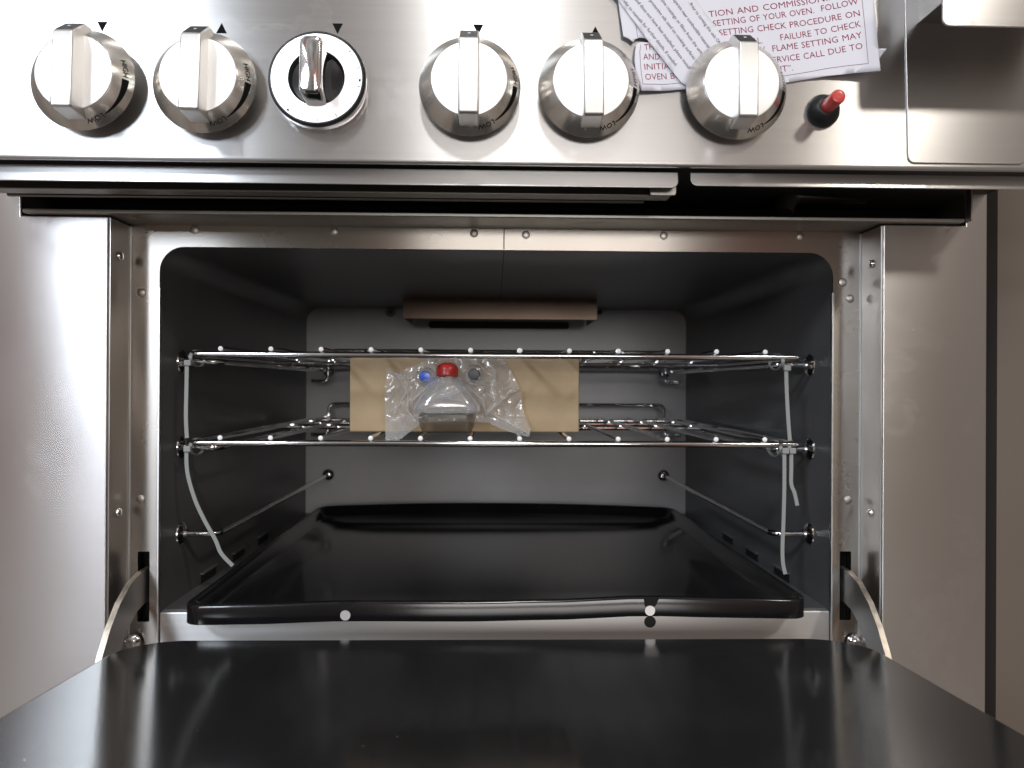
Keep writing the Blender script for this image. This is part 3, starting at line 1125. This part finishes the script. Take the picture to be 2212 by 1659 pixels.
bag = mb.build('plastic_bag', M['film'], None, smooth=50)
o_ = Vector((-0.04, 0.07, zr))
for v_ in bag.data.vertices:
    v_.co -= o_
bag.matrix_basis = Matrix.Translation(o_)
tag(bag, 'crumpled clear plastic bag leaning on the front of the cardboard box', 'bag')

# squeeze bottle with red cap
c = bz(912, 640, 0.792)
bot_loc = Vector((c.x, 0.062, bz(900, 870, 0.792).z))
bottle = thing('bottle', 'small clear plastic bottle with a red cap inside the bag', 'bottle', bot_loc)
zc = bz(910, 400, 0.792).z
mb = MB()
wb = (bz(1290, 800, 0.792).x - bz(470, 800, 0.792).x) / 2
wt = (bz(1050, 800, 0.792).x - bz(800, 800, 0.792).x) / 2
rows = []
Hh = zc - bot_loc.z
for f, ww, dd in ((0.0, 0.90, 0.011), (0.05, 1.0, 0.016), (0.12, 1.03, 0.018), (0.22, 1.01, 0.019), (0.35, 0.92, 0.018), (0.5, 0.79, 0.017), (0.66, 0.62, 0.015), (0.82, 0.45, 0.011), (0.93, 0.34, 0.010), (1.0, 0.30, 0.009)):
    hx = wb * ww
    rows.append([(bot_loc.x + x, bot_loc.y + y + 0.0025 * noise.noise((x * 90, f * 4, y * 60)), bot_loc.z + Hh * f + 0.0006 * sin(x * 400)) for x, y in rrect(-hx, -dd, hx, dd, dd * 0.9, 6)])
mb.rings(rows)
mb.build('body', M['clear'], bottle, smooth=60)
hb = bot_loc.z - zr
mb = MB()
mb.rings([[(bot_loc.x + x, bot_loc.y + y, bot_loc.z - hb * f) for x, y in rrect(-wb * q, -0.014 * q, wb * q, 0.018 * q, 0.0125 * q, 6)] for f, q in ((0.02, 0.86), (0.25, 0.90), (0.6, 0.84), (0.92, 0.74), (1.0, 0.68))])
mb.build('base', M['smoke'], bottle, smooth=60)  # smoky form added for the dark shade under the bottle
mb = MB().lathe([(wt * 1.02, 0), (wt * 1.12, 0.001), (wt * 1.14, 0.0070), (wt * 1.08, 0.0100), (wt * 0.86, 0.0130), (wt * 0.5, 0.0146), (0.002, 0.0150)], 12, M4=Matrix.Translation((bz(911, 400, 0.79).x, bot_loc.y, zc)) @ Matrix.Rotation(radians(-6), 4, 'X'))
mb.build('cap', M['red_plastic'], bottle, smooth=30)
# vials, seen end on
for nm, (zx, zy), mat, lab in (('vial', (630, 400), 'blue_plastic', 'tiny vial with a blue end cap lying inside the bag'), ('vial', (1250, 370), 'grey_plastic', 'tiny dark grey vial lying inside the bag, beside the red cap')):
    p = bz(zx, zy, 0.800)
    root = thing(nm, lab, 'vial', (p.x, 0.088, p.z - 0.011), None)
    T = Matrix.Translation((p.x, 0.0885, p.z)) @ XZ
    MB().lathe([(0.0105, 0), (0.0110, 0.003), (0.0110, 0.012), (0.0100, 0.0150)], 32, True, False).build('barrel', M['smoke'], root, T)
    MB().lathe([(0.0066, 0.0100), (0.0066, 0.0165), (0.0058, 0.0180), (0.003, 0.0184)], 9).build('cap', M[mat], root, T)

# ------------------------------------------------------------------ nylon cable ties
def ring_loop(x, y, z, ry, rz, n=20):
    return [(x, y + ry * cos(2 * pi * i / n), z + rz * sin(2 * pi * i / n)) for i in range(n + 1)]


def smooth_path(pts, n=8):
    pts = [Vector(p) for p in pts]
    P = [pts[0]] + pts + [pts[-1]]
    o = []
    for i in range(1, len(P) - 2):
        for k in range(n):
            t = k / n
            a, b, c_, d = P[i - 1], P[i], P[i + 1], P[i + 2]
            o.append(0.5 * ((2 * b) + (c_ - a) * t + (2 * a - 5 * b + 4 * c_ - d) * t * t + (3 * b - a - 3 * c_ + d) * t ** 3))
    o.append(pts[-1])
    return o


def cable_tie(label, pxs, D, tail2=None, zc=None):
    pts = [at(px, py, D) for px, py in pxs]
    o = Vector((pts[0].x, pts[0].y, pts[0].z))
    root = thing('cable_tie', label, 'cable tie', pts[-1], 'nylon cable ties holding the racks')
    MB().ribbon(smooth_path(pts), (1, 0, 0), 0.0038, 0.0012).build('strap', M['nylon'], root)
    mb = MB().box((-0.0036, -0.0024, -0.0030), (0.0036, 0.0024, 0.0030))
    mb.build('head', M['nylon'], root, Matrix.Translation(o + Vector((0.001, 0, 0.0010))), bevel=0.001)
    lp = ring_loop(o.x, 0.0405, zc, 0.0185, 0.0085)
    MB().ribbon(lp, (1, 0, 0), 0.0034, 0.0010).build('loop', M['nylon'], root)
    return root


cable_tie('straight white cable tie hanging between the racks at the left end', [(404, 786), (403, 840), (402, 900), (404, 946)], 0.744, zc=0.0265)
cable_tie('long curved white cable tie hanging from the lower rack at left, tip over the tray', [(403, 972), (405, 1020), (420, 1075), (440, 1120), (465, 1165), (478, 1195), (503, 1222)], 0.744, zc=-0.0650)
cable_tie('straight white cable tie hanging between the racks at the right end', [(1698, 797), (1699, 840), (1702, 900), (1706, 952)], 0.744, zc=0.0265)
cable_tie('long white cable tie hanging from the lower rack at right down to the tray', [(1694, 976), (1694, 1050), (1692, 1130), (1690, 1180), (1691, 1215), (1696, 1240)], 0.744, zc=-0.0650)
cable_tie('short bent white cable tie tail dangling at right beside the long one', [(1709, 976), (1709, 1010), (1709, 1045), (1716, 1065), (1722, 1092)], 0.748, zc=-0.0645)

# ------------------------------------------------------------------ paper notices on the panel
def zp(zx, zy):
    return 1323 + zx * 0.2685, zy * 0.2685


def sheet(name, label, outline, hfun, n=64):
    """thin paper sheet: outline in panel u,v, height above panel from hfun"""
    us = [p[0] for p in outline]
    vs = [p[1] for p in outline]
    mb = MB()
    bm = mb.bm
    vv = [bm.verts.new((p[0], p[1], 0)) for p in outline]
    ed = [bm.edges.new((vv[i], vv[(i + 1) % len(vv)])) for i in range(len(vv))]
    bmesh.ops.triangle_fill(bm, use_beauty=True, edges=ed)
    # slice into a grid so that it can curl
    st = 0.006
    k = min(us) + st
    while k < max(us):
        bmesh.ops.bisect_plane(bm, geom=bm.verts[:] + bm.edges[:] + bm.faces[:], plane_co=(k, 0, 0), plane_no=(1, 0, 0))
        k += st
    k = min(vs) + st
    while k < max(vs):
        bmesh.ops.bisect_plane(bm, geom=bm.verts[:] + bm.edges[:] + bm.faces[:], plane_co=(0, k, 0), plane_no=(0, 1, 0))
        k += st
    for v_ in bm.verts:
        v_.co.z = hfun(v_.co.x, v_.co.y)
    o = mb.build(name, M['paper'], None, MP, smooth=60)
    md = o.modifiers.new('thickness', 'SOLIDIFY')
    md.thickness = 0.00015
    md.offset = -1
    tag(o, label, 'paper')
    WORLD[o.name] = MP.copy()
    return o


def lettering(parent, lines, mat, hfun, cap_px, hoff, thin=0.0, name='lettering', shear=0.0):
    mb = MB()
    for s, p0, p1 in lines:
        vs, fs, x0, x1 = text_geo(s, word=1.25 if cap_px > 10 else 1.0, thin=thin)
        a = Vector(pan(*zp(*p0), hoff))
        b = Vector(pan(*zp(*p1), hoff))
        d = (b - a)
        sx = d.length / (x1 - x0)
        d.normalize()
        nrm = Vector((-d.y, d.x))
        sy = cap_px * 0.000388 / CAP
        bv = []
        for x, y in vs:
            q = a + d * ((x - x0) * sx) + nrm * (y * sy)
            bv.append(mb.bm.verts.new((q.x, q.y, hfun(q.x, q.y) + 0.0003)))
        for f in fs:
            try:
                mb.bm.faces.new([bv[i] for i in f])
            except ValueError:
                pass
    return mb.build(name, mat, parent, MP)


HA, HC = 0.0045, 0.0080
ua, va = pan(*zp(170, 600), HA)
ub, vb = pan(*zp(2135, 590), HA)


def hA(u, v):
    t = (u - ua) / (ub - ua)
    return 0.0014 + 0.0016 * (1 + sin(t * 5.0 + 1.2)) + 0.007 * max(0, t - 0.72) ** 1.2 * 4 + 0.004 * max(0, 0.14 - t) * 6 * max(0, 1 - (v - va) / 0.05)


def hC(u, v):
    return hA(u, v) + 0.0016 + 0.0008 * sin(u * 60)


outA = [(45, 0), (85, 300), (130, 322), (165, 350), (178, 325), (215, 309), (255, 312), (290, 335), (285, 348), (245, 345), (205, 352), (190, 362), (178, 420), (172, 500), (185, 620), (225, 745), (400, 735), (575, 718), (820, 702), (1100, 688), (1390, 655), (1560, 628), (1730, 605), (1930, 594), (2135, 590), (2120, 450), (2085, 0), (2070, -180), (25, -180)]
notice = sheet('paper_notice', 'white notice in red capitals tucked behind the right-hand burner knob', [pan(*zp(*p), HA) for p in outA], hA)
linesA = [('TION AND COMMISSIONING', (780, 135), (1860, -20)), ('SETTING OF YOUR OVEN.  FOLLOW', (815, 210), (1970, 42)), ('SETTING CHECK PROCEDURE ON', (865, 283), (1982, 138)), ('MANUAL.', (960, 366), (1215, 336)), ('FAILURE TO CHECK', (1365, 312), (1990, 225)),
          ('LOW', (1090, 428), (1240, 408)), ('FLAME SETTING MAY', (1300, 402), (1998, 314)), ('SERVICE CALL DUE TO', (1268, 500), (2003, 402)), ('OUT”.', (1270, 578), (1465, 555)),
          ('THE', (255, 412), (365, 402)), ('AND', (245, 490), (380, 484)), ('INITIAL', (255, 573), (500, 552)), ('OVEN BURN', (260, 655), (640, 622))]
lettering(notice, linesA, M['red_ink'], hA, 13.4, HA, thin=-0.004)
# ruled border of the notice
mb = MB()
for path in ([(183, 175), (200, 310)], [(225, 365), (216, 430), (222, 560), (238, 690)], [(238, 690), (400, 683), (570, 665), (1000, 640), (1380, 600), (1720, 545), (1880, 532), (2043, 525)], [(2043, 525), (2020, 260), (1995, 0), (1985, -120)]):
    pts = [Vector(pan(*zp(*p), HA)) for p in path]
    fine = []
    for a, b in zip(pts, pts[1:]):
        for i in range(12):
            fine.append(a + (b - a) * i / 12)
    fine.append(pts[-1])
    for a, b in zip(fine, fine[1:]):
        d = (b - a).normalized()
        nn = Vector((-d.y, d.x)) * 0.00018
        mb.poly([(q.x, q.y, hA(q.x, q.y) + 0.0003) for q in (a - nn, b - nn, b + nn, a + nn)])
mb.build('border_rule', M['rule_ink'], notice, MP)

outC = [(-90, -180), (75, 20), (190, 185), (290, 330), (420, 490), (560, 660), (640, 700), (1000, 640), (1100, 560), (930, 320), (850, 205), (690, 0), (550, -180)]
slip = sheet('paper_slip', 'white slip of slanting small grey print lying over the red notice', [pan(*zp(*p), HC) for p in outC], hC)
linesC = [('refer to manuals for further details, if needed.', (80, -8), (510, 530)), ('and does not have feet installed, please install feet', (180, -12), (660, 605)), ('of protective oils used on cooking surfaces', (272, -30), (658, 470)),
          ('protective coatings or films from the unit', (330, -80), (718, 425)), ('Do not operate near combustible materials', (420, -95), (785, 385)), ('. Prior to turning this unit ON', (612, 10), (868, 342))]
lettering(slip, linesC, M['grey_ink'], hC, 7.4, HC, thin=0.0)
# corner of a further sheet under the notice
outD = [(1800, 385), (2212, 385), (2130, 500), (2050, 560), (1800, 560)]
sheet('paper_sheet', 'blank white sheet corner poking out from behind the red notice', [pan(*zp(*p), 0.002) for p in outD], lambda u, v: 0.0009)

# ------------------------------------------------------------------ what stands to the right of the range
mb = MB().box((0.4800, 0.000, -0.62), (0.90, 0.40, 0.60))
cab = mb.build('steel_cabinet', M['cabinet'], None, bevel=0.004, segs=4)
cab.data.transform(Matrix.Translation((-0.64, 0, 0.62)))
cab.matrix_basis = Matrix.Translation((0.64, 0, -0.62))
MB().box((-0.1605, -0.0015, 0.0), (-0.1360, 0.02, 1.215)).build('gap_shade_strip', M['gap_shade_black'], cab, cab.matrix_basis.copy(), bevel=0.004, segs=4)  # black strip added as the shade in the gap beside the column
tag(cab, 'tan metal cabinet standing beside the right edge of the range', 'cabinet')
